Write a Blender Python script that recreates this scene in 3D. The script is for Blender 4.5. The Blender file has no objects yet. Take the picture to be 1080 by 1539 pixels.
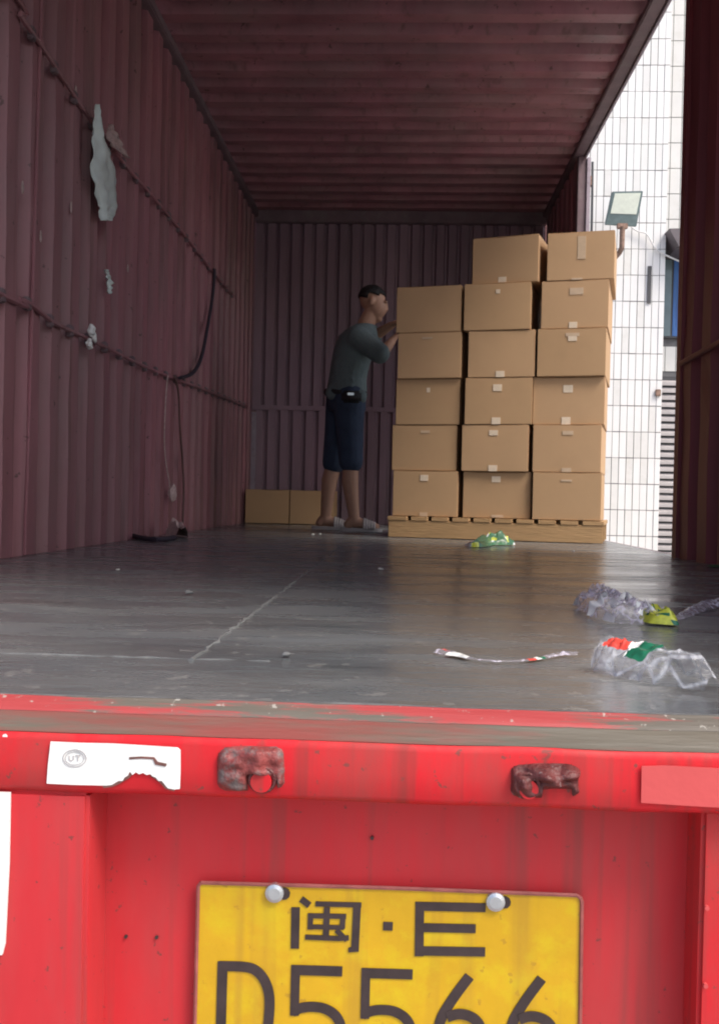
import bpy, bmesh, math, random
import numpy as np
from mathutils import Vector, Matrix, noise
random.seed(7)
scene = bpy.context.scene
C = scene.collection
rad = math.radians

# ---------------------------------------------------------------- camera
FZ = 1.25                      # height of the truck floor above the ground
CAMZ = FZ + 0.2113
F, YAW, PITCH, ROLL = 1455.0, -0.0436, -0.0140, 0.0216
def _axes(y, p, r):
    f = Vector((math.sin(y)*math.cos(p), math.cos(y)*math.cos(p), math.sin(p)))
    rt = Vector((math.cos(y), -math.sin(y), 0)); up = rt.cross(f)
    c, s = math.cos(r), math.sin(r)
    return rt*c + up*s, -rt*s + up*c, f
AR, AU, AF = _axes(YAW, PITCH, ROLL)
cam_d = bpy.data.cameras.new('camera')
cam = bpy.data.objects.new('camera', cam_d); C.objects.link(cam)
cam.matrix_world = Matrix(((AR.x, AU.x, -AF.x, 0), (AR.y, AU.y, -AF.y, 0), (AR.z, AU.z, -AF.z, CAMZ), (0, 0, 0, 1)))
cam_d.sensor_fit = 'HORIZONTAL'; cam_d.sensor_width = 36; cam_d.lens = 36*F/1080
cam_d.clip_start = 0.05; cam_d.clip_end = 600
scene.camera = cam

# ---------------------------------------------------------------- light
SUN_EL, SUN_AZ = 52, 128          # azimuth clockwise from +Y: the sun stands behind the camera, to the right
world = bpy.data.worlds.new('World'); scene.world = world; world.use_nodes = True
wn = world.node_tree.nodes; wl = world.node_tree.links; wn.clear()
sky = wn.new('ShaderNodeTexSky'); sky.sky_type = 'NISHITA'; sky.sun_disc = False
sky.sun_elevation = rad(SUN_EL); sky.sun_rotation = rad(SUN_AZ)
sky.dust_density = 4; sky.air_density = 1.0; sky.ozone_density = 1.0
bg = wn.new('ShaderNodeBackground'); bg.inputs[1].default_value = 0.15
wo = wn.new('ShaderNodeOutputWorld'); wl.new(sky.outputs[0], bg.inputs[0]); wl.new(bg.outputs[0], wo.inputs[0])
sd = bpy.data.lights.new('sun', 'SUN'); sd.energy = 1.5; sd.angle = rad(18); sd.color = (1, .94, .86)
sun = bpy.data.objects.new('sun', sd); C.objects.link(sun)
sv = Vector((math.sin(rad(SUN_AZ))*math.cos(rad(SUN_EL)), math.cos(rad(SUN_AZ))*math.cos(rad(SUN_EL)), math.sin(rad(SUN_EL))))
sun.rotation_euler = sv.to_track_quat('Z', 'Y').to_euler(); sun.location = sv*30
vs = scene.view_settings
scene.display_settings.display_device = 'sRGB'
vs.view_transform = 'Standard'; vs.look = 'None'; vs.gamma = 1; vs.use_curve_mapping = False
vs.exposure = 0.78
scene.render.engine = 'CYCLES'
scene.cycles.filter_width = 2.0
scene.cycles.max_bounces = 14; scene.cycles.diffuse_bounces = 8; scene.cycles.transparent_max_bounces = 16
scene.cycles.sample_clamp_indirect = 6

# ---------------------------------------------------------------- helpers
def ray(u, v):
    return AR*((u-540)/F) - AU*((v-769.5)/F) + AF
def W(u, v, X=None, Y=None, Z=None):
    """Point of the place seen at photograph position u, v, on a given real plane."""
    d = ray(u, v)
    t = X/d.x if X is not None else Y/d.y if Y is not None else (Z-CAMZ)/d.z
    return Vector((0, 0, CAMZ)) + d*t

def mat(name, base, rough=.6, metal=0., alpha=1., trans=0., spec=.5, bump=0., bscale=40., var=.12, vscale=6.,
        stretch=(1, 1, 1), dirt=None, dirt_amt=0., dirt_scale=3., dirt_lo=.5, dirt_hi=.65, rvar=.0, emit=None, coat=0., dstretch=None, ior=1.45, chips=None, runs=None):
    m = bpy.data.materials.new(name); m.use_nodes = True
    nt = m.node_tree; N = nt.nodes; L = nt.links; N.clear()
    out = N.new('ShaderNodeOutputMaterial'); p = N.new('ShaderNodeBsdfPrincipled'); L.new(p.outputs[0], out.inputs[0])
    tc = N.new('ShaderNodeTexCoord'); g = N.new('ShaderNodeNewGeometry')
    def mapped(sc, st):
        mp = N.new('ShaderNodeMapping'); mp.inputs['Scale'].default_value = tuple(sc*s for s in st); L.new(g.outputs['Position'], mp.inputs[0]); return mp
    n1 = N.new('ShaderNodeTexNoise'); n1.inputs['Scale'].default_value = 1; n1.inputs['Detail'].default_value = 6; n1.inputs['Roughness'].default_value = .62
    L.new(mapped(vscale, stretch).outputs[0], n1.inputs[0])
    r = N.new('ShaderNodeMapRange'); r.inputs[1].default_value = .25; r.inputs[2].default_value = .75
    r.inputs[3].default_value = 1-var; r.inputs[4].default_value = 1+var; L.new(n1.outputs[0], r.inputs[0])
    mul = N.new('ShaderNodeVectorMath'); mul.operation = 'SCALE'; mul.inputs[0].default_value = base; L.new(r.outputs[0], mul.inputs['Scale'])
    col = mul.outputs[0]
    if dirt:
        n2 = N.new('ShaderNodeTexNoise'); n2.inputs['Scale'].default_value = 1; n2.inputs['Detail'].default_value = 8; n2.inputs['Roughness'].default_value = .7
        L.new(mapped(dirt_scale, dstretch or stretch).outputs[0], n2.inputs[0])
        r2 = N.new('ShaderNodeMapRange'); r2.inputs[1].default_value = dirt_lo; r2.inputs[2].default_value = dirt_hi
        r2.inputs[3].default_value = 0; r2.inputs[4].default_value = dirt_amt; L.new(n2.outputs[0], r2.inputs[0])
        mx = N.new('ShaderNodeMixRGB'); L.new(r2.outputs[0], mx.inputs[0]); L.new(col, mx.inputs[1]); mx.inputs[2].default_value = (*dirt, 1)
        col = mx.outputs[0]
    for spec_, st, sc_, lo_, hi_ in ((chips, (1, 1, 1), 55, .66, .69), (runs, (1, 1, .035), 34, .60, .74)):
        if not spec_: continue
        n4 = N.new('ShaderNodeTexNoise'); n4.inputs['Scale'].default_value = 1; n4.inputs['Detail'].default_value = 3 if spec_ is runs else 5; n4.inputs['Roughness'].default_value = .6
        L.new(mapped(sc_*spec_[1], st).outputs[0], n4.inputs[0])
        r4 = N.new('ShaderNodeMapRange'); r4.inputs[1].default_value = lo_-spec_[3]; r4.inputs[2].default_value = hi_-spec_[3]; r4.inputs[3].default_value = 0; r4.inputs[4].default_value = spec_[2]; L.new(n4.outputs[0], r4.inputs[0])
        mx4 = N.new('ShaderNodeMixRGB'); L.new(r4.outputs[0], mx4.inputs[0]); L.new(col, mx4.inputs[1]); mx4.inputs[2].default_value = (*spec_[0], 1); col = mx4.outputs[0]
    L.new(col, p.inputs['Base Color'])
    p.inputs['Roughness'].default_value = rough
    if rvar:
        r3 = N.new('ShaderNodeMapRange'); r3.inputs[1].default_value = .3; r3.inputs[2].default_value = .7
        r3.inputs[3].default_value = max(.02, rough-rvar); r3.inputs[4].default_value = min(1, rough+rvar); L.new(n1.outputs[0], r3.inputs[0]); L.new(r3.outputs[0], p.inputs['Roughness'])
    p.inputs['Metallic'].default_value = metal; p.inputs['Alpha'].default_value = alpha
    p.inputs['Transmission Weight'].default_value = trans; p.inputs['Specular IOR Level'].default_value = spec
    p.inputs['Coat Weight'].default_value = coat; p.inputs['IOR'].default_value = ior
    if emit: p.inputs['Emission Color'].default_value = (*emit[:3], 1); p.inputs['Emission Strength'].default_value = emit[3]
    if bump:
        n3 = N.new('ShaderNodeTexNoise'); n3.inputs['Scale'].default_value = 1; n3.inputs['Detail'].default_value = 5
        L.new(mapped(bscale, stretch).outputs[0], n3.inputs[0])
        b = N.new('ShaderNodeBump'); b.inputs['Strength'].default_value = bump; b.inputs['Distance'].default_value = .01
        L.new(n3.outputs[0], b.inputs['Height']); L.new(b.outputs[0], p.inputs['Normal'])
    return m

M = {}
M['wall'] = mat('maroon_wall_paint', (.30, .125, .148), rough=.46, chips=((.09, .045, .04), .35, .8, 0.0), runs=((.13, .07, .06), .45, .6, .04), bump=.3, bscale=14, var=.36, vscale=3, stretch=(1, 1, .25), dirt=(.25, .19, .18), dirt_amt=.6, dirt_scale=2.2, dirt_lo=.42, dirt_hi=.75, rvar=.12)
M['backwall'] = mat('haze_tinted_wall_paint', (.27, .175, .22), rough=.5, bump=.3, bscale=14, var=.3, vscale=3, stretch=(1, 1, .25), dirt=(.2, .16, .17), dirt_amt=.6, dirt_scale=2.2, dirt_lo=.42, dirt_hi=.75)  # separate wall colour: purple-grey haze of the deep interior mixed into the base
M['doorwall'] = mat('dark_red_door_paint', (.20, .042, .052), rough=.5, bump=.2, bscale=14, var=.25, vscale=3, stretch=(1, 1, .2), dirt=(.30, .02, .025), dirt_amt=.5, dirt_scale=2.6, dirt_lo=.62, dirt_hi=.75)
M['rail'] = mat('dark_rail_paint', (.17, .115, .13), rough=.6, bump=.3, var=.25, dirt=(.2, .17, .17), dirt_amt=.5, dirt_scale=9)
M['palerail'] = mat('weathered_pale_steel', (.34, .29, .34), rough=.55, bump=.3, var=.2, dirt=(.2, .14, .14), dirt_amt=.6, dirt_scale=18)
M['floor'] = mat('dark_scuffed_deck', (.118, .128, .136), rough=.25, chips=((.26, .26, .25), .5, .55, .03), bump=.5, bscale=9, var=.3, vscale=4, stretch=(.6, 1.8, 1), dirt=(.19, .185, .175), dirt_amt=.55, dirt_scale=6, dirt_lo=.45, dirt_hi=.8, rvar=.13, dstretch=(.7, 1.2, 1))
M['seam'] = mat('dusty_weld_seam', (.14, .145, .148), rough=.7, bump=.6, var=.4, vscale=25)
M['red'] = mat('red_truck_paint', (.60, .018, .026), rough=.5, chips=((.17, .06, .05), 1.2, .8, .02), runs=((.24, .045, .04), 1, .6, .03), spec=.3, bump=.12, bscale=18, var=.12, vscale=5, stretch=(1, 1, .35), dirt=(.26, .07, .06), dirt_amt=.8, dirt_scale=7, dirt_lo=.45, dirt_hi=.72, dstretch=(1, 1, .3))
M['redpanel'] = mat('dusty_red_panel_paint', (.55, .030, .038), rough=.55, chips=((.16, .05, .045), 1.6, .8, 0), runs=((.27, .06, .055), 1, .6, .05), spec=.3, bump=.2, bscale=10, var=.2, vscale=4, stretch=(1, 1, .3), dirt=(.32, .09, .085), dirt_amt=.75, dirt_scale=3.4, dirt_lo=.42, dirt_hi=.85, dstretch=(1.6, 1, .3))
M['redtape'] = mat('faded_red_tape', (.60, .085, .085), rough=.5, bump=.1, var=.08)
M['worn'] = mat('worn_sill_steel', (.13, .115, .095), chips=((.40, .38, .34), 1.5, .8, .02), rough=.55, bump=.5, bscale=40, var=.35, vscale=9, stretch=(.12, 1, 1), dirt=(.42, .045, .05), dirt_amt=.85, dirt_scale=22, dirt_lo=.5, dirt_hi=.56, dstretch=(.10, 1, 1))
M['worn2'] = mat('bare_sill_steel', (.135, .12, .095), rough=.5, bump=.5, bscale=40, var=.35, vscale=14, stretch=(.1, 1, 1), dirt=(.26, .05, .045), dirt_amt=.8, dirt_scale=16, dirt_lo=.45, dirt_hi=.6, dstretch=(.1, 1, 1))
M['keeper'] = mat('scraped_keeper_steel', (.22, .045, .042), rough=.5, bump=.8, bscale=60, var=.5, vscale=40, dirt=(.15, .125, .12), dirt_amt=.9, dirt_scale=45, dirt_lo=.48, dirt_hi=.6)
M['keeper2'] = mat('rusty_keeper_steel', (.11, .025, .024), rough=.5, bump=.8, bscale=60, var=.5, vscale=40, dirt=(.42, .38, .38), dirt_amt=.8, dirt_scale=55, dirt_lo=.58, dirt_hi=.66)
M['white'] = mat('white_reflective_film', (.82, .83, .81), rough=.35, bump=.08, var=.04, dirt=(.6, .5, .48), dirt_amt=.4, dirt_scale=14, dirt_lo=.55, dirt_hi=.8)
M['ink'] = mat('black_plate_ink', (.045, .03, .03), rough=.5, var=.3, vscale=60)
M['greyink'] = mat('grey_print', (.45, .43, .43), rough=.6, var=.2, vscale=60)
M['tear'] = mat('torn_edge_grime', (.16, .07, .06), rough=.8, var=.4, vscale=60)
M['yellow'] = mat('yellow_plate_enamel', (.60, .35, .006), chips=((.40, .21, .02), 1.1, .6, .02), runs=((.42, .23, .02), 1, .5, .06), rough=.35, bump=.1, bscale=30, var=.1, vscale=14, dirt=(.64, .47, .006), dirt_amt=.9, dirt_scale=18, dirt_lo=.5, dirt_hi=.68, coat=.2)
M['frame'] = mat('plate_frame_grime', (.30, .09, .08), rough=.5, var=.4, vscale=40)
M['bolt'] = mat('zinc_bolt', (.55, .58, .60), rough=.3, metal=.7, var=.15, vscale=90)
M['card'] = mat('kraft_cardboard', (.46, .295, .160), rough=.8, bump=.03, bscale=22, var=.07, vscale=5, dirt=(.40, .245, .135), dirt_amt=.35, dirt_scale=5)
M['card2'] = mat('kraft_cardboard_lighter', (.49, .315, .175), rough=.8, bump=.03, bscale=22, var=.07, vscale=4, dirt=(.43, .265, .15), dirt_amt=.35, dirt_scale=4)
M['gap'] = mat('carton_seam_shadowed_fold', (.30, .17, .085), rough=.8)
M['tape'] = mat('clear_packing_tape', (.56, .42, .29), rough=.22, var=.08, vscale=40)
M['label'] = mat('cream_paper_label', (.72, .60, .46), rough=.45, var=.1, vscale=70)
M['wood'] = mat('pallet_plywood', (.43, .27, .13), rough=.7, bump=.3, bscale=30, var=.22, vscale=8, stretch=(.5, 1, 5), dirt=(.34, .2, .1), dirt_amt=.5, dirt_scale=8)
M['tile'] = mat('white_glazed_tile', (.78, .78, .77), rough=.25, var=.05, vscale=2, dirt=(.70, .69, .66), dirt_amt=.3, dirt_scale=2.5, dirt_lo=.5, dirt_hi=.8)
M['tile2'] = mat('cream_glazed_tile', (.72, .72, .70), rough=.25, var=.06, vscale=3, dirt=(.62, .61, .57), dirt_amt=.5, dirt_scale=4)
M['grout'] = mat('grey_grout', (.15, .15, .155), rough=.9, var=.35, vscale=6)
M['dark'] = mat('dark_grey_metal', (.07, .07, .075), rough=.5, var=.2)
M['lamp'] = mat('grey_green_cast_housing', (.16, .22, .22), rough=.45, var=.2, vscale=20, bump=.2)
M['lens'] = mat('frosted_lamp_glass', (.80, .86, .74), rough=.15, var=.08, vscale=30)
M['rust'] = mat('rusty_bracket', (.26, .17, .13), rough=.8, bump=.6, var=.5, vscale=30)
M['blue'] = mat('blue_curtain_behind_glass', (.06, .16, .42), rough=.5, var=.4, vscale=6, stretch=(6, 1, .5))
M['glass'] = mat('window_glass', (.16, .22, .24), rough=.08, var=.2)
M['louvre'] = mat('greyish_louvre_metal', (.45, .42, .42), rough=.5, var=.2)
M['canopy'] = mat('grey_canopy_sheet', (.14, .12, .13), rough=.6, var=.2)
M['cable'] = mat('white_cable', (.75, .75, .74), rough=.5)
M['skin'] = mat('skin', (.44, .25, .17), rough=.55, var=.08, vscale=20)
M['shirt'] = mat('grey_teal_cotton', (.125, .165, .172), rough=.9, bump=1.0, bscale=15, var=.15, vscale=12)
M['shorts'] = mat('navy_cotton', (.032, .048, .085), rough=.9, bump=.8, bscale=16, var=.2, vscale=12)
M['belt'] = mat('black_waist_bag', (.02, .02, .022), rough=.6)
M['hair'] = mat('black_hair', (.012, .01, .01), rough=.6, bump=.8, bscale=120)
M['slipper'] = mat('pale_grey_slipper', (.42, .39, .38), rough=.6, var=.1)
M['plastic'] = mat('milky_plastic_sheet', (.62, .70, .68), rough=.35, bump=.3, bscale=20, var=.15, vscale=9)
M['rope'] = mat('maroon_cord', (.13, .07, .065), rough=.9, bump=.5, bscale=150)
M['strap'] = mat('dark_strap', (.035, .025, .04), rough=.8)
M['tuft'] = mat('pale_pink_rag', (.45, .33, .32), rough=.9, bump=.6, var=.3, vscale=60)
def film(name, col, body=.10, crease=.55, scale=38):
    """clear film: mostly see-through, a glossy face and whitish crease lines"""
    m = mat(name, col, rough=.12, spec=.9, var=.2, vscale=60, bump=.8, bscale=45)
    nt = m.node_tree; N = nt.nodes; L = nt.links
    p = [k for k in N if k.type == 'BSDF_PRINCIPLED'][0]; out = [k for k in N if k.type == 'OUTPUT_MATERIAL'][0]
    g = N.new('ShaderNodeNewGeometry'); mp = N.new('ShaderNodeMapping'); mp.inputs['Scale'].default_value = (scale,)*3; L.new(g.outputs['Position'], mp.inputs[0])
    v = N.new('ShaderNodeTexVoronoi'); v.feature = 'DISTANCE_TO_EDGE'; v.inputs['Scale'].default_value = 1; v.inputs['Randomness'].default_value = 1; L.new(mp.outputs[0], v.inputs['Vector'])
    r = N.new('ShaderNodeMapRange'); r.inputs[1].default_value = 0; r.inputs[2].default_value = .09; r.inputs[3].default_value = crease; r.inputs[4].default_value = 0; L.new(v.outputs['Distance'], r.inputs[0])
    lw = N.new('ShaderNodeLayerWeight'); lw.inputs[0].default_value = .25
    a = N.new('ShaderNodeMath'); a.operation = 'MULTIPLY_ADD'; L.new(lw.outputs['Facing'], a.inputs[0]); a.inputs[1].default_value = .30; a.inputs[2].default_value = body
    b = N.new('ShaderNodeMath'); b.operation = 'ADD'; b.use_clamp = True; L.new(a.outputs[0], b.inputs[0]); L.new(r.outputs[0], b.inputs[1])
    t = N.new('ShaderNodeBsdfTransparent'); mx = N.new('ShaderNodeMixShader'); L.new(b.outputs[0], mx.inputs[0]); L.new(t.outputs[0], mx.inputs[1]); L.new(p.outputs[0], mx.inputs[2]); L.new(mx.outputs[0], out.inputs[0])
    return m
M['film'] = film('clear_plastic_film', (.72, .68, .80), .10, .6)
M['film2'] = film('clear_bag_film', (.66, .68, .74), .07, .45, 26)
M['f_green'] = mat('green_wrapper', (.06, .17, .08), rough=.25, var=.5, vscale=60)
M['f_lime'] = mat('yellow_green_wrapper', (.62, .66, .08), rough=.25, var=.4, vscale=60)
M['f_red'] = mat('red_printed_film', (.72, .08, .06), rough=.25, var=.2, vscale=60)
M['f_white'] = mat('white_printed_film', (.80, .82, .80), rough=.25, var=.1, vscale=60)
M['f_dgreen'] = mat('dark_green_printed_film', (.02, .16, .09), rough=.25, var=.2, vscale=60)
M['ground'] = mat('concrete_yard', (.36, .35, .33), rough=.9, bump=.4, bscale=4, var=.2, vscale=.6, dirt=(.2, .19, .18), dirt_amt=.6, dirt_scale=.9)
M['chip'] = mat('white_scrap', (.75, .74, .70), rough=.6)

def tag(o, label=None, cat=None, group=None, kind=None):
    if label: o['label'] = label
    if cat: o['category'] = cat
    if group: o['group'] = group
    if kind: o['kind'] = kind
    return o
def thing(name, label, cat, loc=(0, 0, 0), group=None):
    o = bpy.data.objects.new(name, None); C.objects.link(o); o.location = loc; o.empty_display_size = .1
    return tag(o, label, cat, group)
def obj(name, bm, m, parent=None, smooth=False):
    """Link a bmesh given in world coordinates; its origin goes to its parent's place or its own middle."""
    me = bpy.data.meshes.new(name)
    if isinstance(m, (list, tuple)):
        for k in m: me.materials.append(k)
    else: me.materials.append(m)
    off = Vector((0, 0, 0))
    if parent is None:
        vsx = [v.co for v in bm.verts]
        off = Vector((sum(v.x for v in vsx)/len(vsx), sum(v.y for v in vsx)/len(vsx), min(v.z for v in vsx)))
    else:
        off = wloc(parent)
    for v in bm.verts: v.co -= off
    if smooth:
        for f in bm.faces: f.smooth = True
    bm.to_mesh(me); bm.free()
    o = bpy.data.objects.new(name, me); C.objects.link(o)
    if parent is not None: o.parent = parent
    else: o.location = off
    return o
def wloc(o):
    p = Vector((0, 0, 0))
    while o is not None: p += o.location; o = o.parent
    return p
def bx(bm, lo, hi, bevel=0, mi=0):
    lo = Vector(lo); hi = Vector(hi)
    r = bmesh.ops.create_cube(bm, size=1)
    for v in r['verts']:
        v.co = Vector(((lo.x+hi.x)/2+v.co.x*(hi.x-lo.x), (lo.y+hi.y)/2+v.co.y*(hi.y-lo.y), (lo.z+hi.z)/2+v.co.z*(hi.z-lo.z)))
    fs = {f for v in r['verts'] for f in v.link_faces}
    for f in fs: f.material_index = mi
    if bevel:
        es = list({e for f in fs for e in f.edges})
        bmesh.ops.bevel(bm, geom=es, offset=bevel, segments=2, affect='EDGES')
    return bm
def box(name, lo, hi, m, parent=None, bevel=0):
    return obj(name, bx(bmesh.new(), lo, hi, bevel), m, parent)
def tube(bm, pts, r, n=8, cap=True):
    pts = [Vector(p) for p in pts]
    rs = r if isinstance(r, (list, tuple)) else [r]*len(pts)
    rings = []
    for i, p in enumerate(pts):
        d = (pts[min(i+1, len(pts)-1)] - pts[max(i-1, 0)]).normalized()
        a = d.orthogonal().normalized() if i == 0 else (rings_a - d*rings_a.dot(d)).normalized()
        rings_a = a; b = d.cross(a)
        rings.append([bm.verts.new(p + (a*math.cos(2*math.pi*k/n) + b*math.sin(2*math.pi*k/n))*rs[i]) for k in range(n)])
    for A, B in zip(rings, rings[1:]):
        for k in range(n): bm.faces.new((A[k], A[(k+1) % n], B[(k+1) % n], B[k]))
    if cap: bm.faces.new(rings[0][::-1]); bm.faces.new(rings[-1])
    return bm
def smoothpts(pts, n=6):
    pts = [Vector(p) for p in pts]; out = []
    for i in range(len(pts)-1):
        p0 = pts[max(i-1, 0)]; p1 = pts[i]; p2 = pts[i+1]; p3 = pts[min(i+2, len(pts)-1)]
        for k in range(n):
            t = k/n
            out.append(.5*((2*p1)+(p2-p0)*t+(2*p0-5*p1+4*p2-p3)*t*t+(3*p1-p0-3*p2+p3)*t**3))
    return out+[pts[-1]]
def prism(bm, pts, off):
    """polygon of world points pushed along off"""
    a = [bm.verts.new(p) for p in pts]; b = [bm.verts.new(Vector(p)+off) for p in pts]
    bm.faces.new(a); bm.faces.new(b[::-1])
    n = len(pts)
    for k in range(n): bm.faces.new((a[k], b[k], b[(k+1) % n], a[(k+1) % n]))
    bmesh.ops.recalc_face_normals(bm, faces=bm.faces)
    return bm
def ball(bm, c, r, seg=16, rot=None):
    r = (r, r, r) if not isinstance(r, (tuple, list)) else r
    q = bmesh.ops.create_uvsphere(bm, u_segments=seg, v_segments=max(6, seg//2+2), radius=1)
    for v in q['verts']:
        p = Vector((v.co.x*r[0], v.co.y*r[1], v.co.z*r[2]))
        if rot: p = rot @ p
        v.co = Vector(c)+p
    return q['verts']
def bone(bm, a, b, ra, rb, n=14):
    a = Vector(a); b = Vector(b)
    tube(bm, [a, a.lerp(b, .5), b], [ra, (ra+rb)/2, rb], n)
    ball(bm, a, ra, n); ball(bm, b, rb, n)

# ---------------------------------------------------------------- dimensions of the truck body
XL, XR = -1.2396, 1.1104
YE, YB = 0.975, 7.8985
ZC = FZ + 2.5317
D = .048
def corrugate(prof_len, period, flat, slope, start, jitter=.0):
    """list of (s, d): position along and depth of the recesses"""
    out = [(start, 0)]; s = start
    while s < prof_len:
        j = 1+random.uniform(-jitter, jitter)
        a = period*flat*j; b = period*slope; c = period*(1-flat-2*slope)*j
        for ds, d in ((a, 0), (b, 1), (c, 1), (b, 0)):
            s += ds; out.append((min(s, prof_len), d))
            if s >= prof_len: return out
    return out
def sheet(name, prof, mk, m, parent, segs=14, wob=.0025, thick=.003, smooth=False):
    """corrugated sheet; mk(s, d, t) -> world point, t runs 0..1 across; slight dents"""
    bm = bmesh.new(); rows = []
    for s, d in prof:
        row = []
        for k in range(segs+1):
            w = noise.noise(Vector((s*2.2, k*.55, 3)))*wob + noise.noise(Vector((s*9, k*.9, 8)))*wob*.5
            row.append(bm.verts.new(mk(s, d*D + w, k/segs)))
        rows.append(row)
    for A, B in zip(rows, rows[1:]):
        for k in range(segs): bm.faces.new((A[k], A[k+1], B[k+1], B[k]))
    o = obj(name, bm, m, parent)
    md = o.modifiers.new('thickness', 'SOLIDIFY'); md.thickness = thick; md.offset = 0
    return o

# ================================================================ ground
bm = bmesh.new(); bmesh.ops.create_grid(bm, x_segments=4, y_segments=4, size=250)
tag(obj('ground', bm, M['ground']), kind='structure')

# ================================================================ the truck
truck = thing('cargo_truck', 'red truck body with open dark maroon corrugated cargo box and yellow number plate', 'truck', (0, 3, FZ))
# walls
lp = corrugate(YB, .205, .46, .12, 2.75, .14)
lp = [(YE, 0), (1.6, 0), (1.63, 1), (1.70, 1), (1.73, 0), (2.5, 0), (2.53, 1), (2.6, 1), (2.63, 0)] + lp
left_wall = sheet('left_wall', lp, lambda s, d, t: Vector((XL-d, s, FZ-.05+t*(ZC+.06-FZ))), M['wall'], truck, 22, .0035)
YP0 = W(1021, 500, X=XR).y           # front edge of the side opening (near)
YP1 = W(868, 280, X=XR).y            # far edge of the side opening
rp = corrugate(YB, .205, .52, .14, YP1+.05)
sheet('right_wall', rp, lambda s, d, t: Vector((XR+d, s, FZ-.05+t*(ZC+.06-FZ))), M['wall'], truck, 18, .004)
np_ = corrugate(YP0-.05, .24, .46, .14, YE, .1)
sheet('right_wall', np_, lambda s, d, t: Vector((XR+d, s, FZ-.05+t*(ZC+.06-FZ))), M['doorwall'], truck, 18, .006)
bp = corrugate(XR, .098, .60, .10, XL, .05)
ZS = W(430, 613, Y=YB).z
sheet('back_wall', bp, lambda s, d, t: Vector((s, YB+d*.6, ZS+.012+t*(ZC-ZS-.012))), M['backwall'], truck, 12, .004)
bp2 = corrugate(XR, .102, .56, .10, XL+.03, .05)
sheet('back_wall', bp2, lambda s, d, t: Vector((s, YB+d*.6, FZ-.05+t*(ZS-.012-FZ+.05))), M['backwall'], truck, 10, .004)
box('seam_strip', (XL, YB-.012, ZS-.02), (XR, YB+.04, ZS+.02), M['backwall'], truck, .004)
HZ = W(480, 333, Y=YB-.06).z
box('header_beam', (XL, YB-.06, HZ), (XR, YB+.04, ZC+.058), M['rail'], truck, .006)
box('backing_sheet', (XL-.1, YB+.05, FZ), (XR+.1, YB+.055, ZC+.06), M['wall'], truck)
box('corner_strip', (XL-.001, YB-.03, FZ), (XL+.035, YB-.0125, FZ+.9), M['palerail'], truck)
# roof
cp = corrugate(YB, .205, .40, .16, YE, .02)
sheet('roof', cp, lambda s, d, t: Vector((XL-.04+t*(XR-XL+.08), s, ZC+d)), M['wall'], truck, 20, .003)
box('top_rail', (XL-.05, YE, ZC-.055), (XL+.03, YB-.061, ZC-.002), M['rail'], truck, .006)
ZRL = W(935, 108, X=XR).z
box('top_rail', (XR-.035, YE, ZRL), (XR+.035, YB-.061, ZC-.002), M['rail'], truck, .006)
box('rail_flange', (XR+.0355, YP0, ZRL-.012), (XR+.05, YP1+.1, ZC-.02), M['palerail'], truck, .002)
# posts of the side opening
box('door_post', (XR-.004, YP1-.02, FZ-.06), (XR+.05, YP1+.05, ZRL+.001), M['rail'], truck, .004)
box('post_flange', (XR+.0505, YP1-.035, FZ-.06), (XR+.075, YP1+.02, ZRL-.012), M['palerail'], truck, .003)
box('door_post', (XR-.012, YP0-.07, FZ-.06), (XR+.05, YP0, ZRL+.001), M['doorwall'], truck, .006)
zz = W(1050, 535, X=XR).z
bm = bmesh.new(); tube(bm, smoothpts([(XR-.01, YE, zz+.02), (XR-.012, 2.2, zz-.01), (XR-.01, 3.2, zz+.01), (XR-.011, YP0-.07, zz)], 5), .011, 6)
obj('lashing_rail', bm, M['doorwall'], truck)
# lashing rails of the left wall, bent and knotted, held by clips
def lash(px, r=.0085):
    pts = [W(u, v, X=XL+.012) for u, v in px]
    d0 = (pts[0]-pts[1]).normalized(); e = pts[0]+d0*((pts[0].y-1.0)/max(.2, -d0.y)); e.z = pts[0].z+.02
    pts = [e]+pts
    bm = bmesh.new(); tube(bm, smoothpts(pts, 5), r, 6)
    o = obj('lashing_rail', bm, M['wall'], truck)
    y = 2.7
    while y < YB-.1:
        for a, b in zip(pts, pts[1:]):
            if a.y <= y <= b.y:
                q = a.lerp(b, (y-a.y)/(b.y-a.y)); 
                bm = bmesh.new(); bx(bm, q+Vector((-.016, -.016, -.022)), q+Vector((.006, .016, .022)), .004)
                obj('clip', bm, M['rail'], o)
        y += .205
lash([(8, -30), (30, 22), (56, 59), (100, 126), (140, 186), (185, 244), (237, 304), (289, 367), (322, 411), (352, 446)])
lash([(8, 446), (30, 449), (50, 460), (81, 485), (120, 503), (159, 522), (207, 546), (259, 568), (300, 583), (372, 611)])
# near joint of the left panels
a = W(67, 30, X=XL+.008); b = W(38, 826, X=XL+.008)
bm = bmesh.new(); tube(bm, [Vector((XL+.006, a.y, ZC-.06)), (XL+.006, (a.y+b.y)/2, (ZC+FZ)/2), Vector((XL+.006, b.y, FZ+.003))], .006, 6)
obj('panel_joint', bm, M['wall'], truck)

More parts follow.
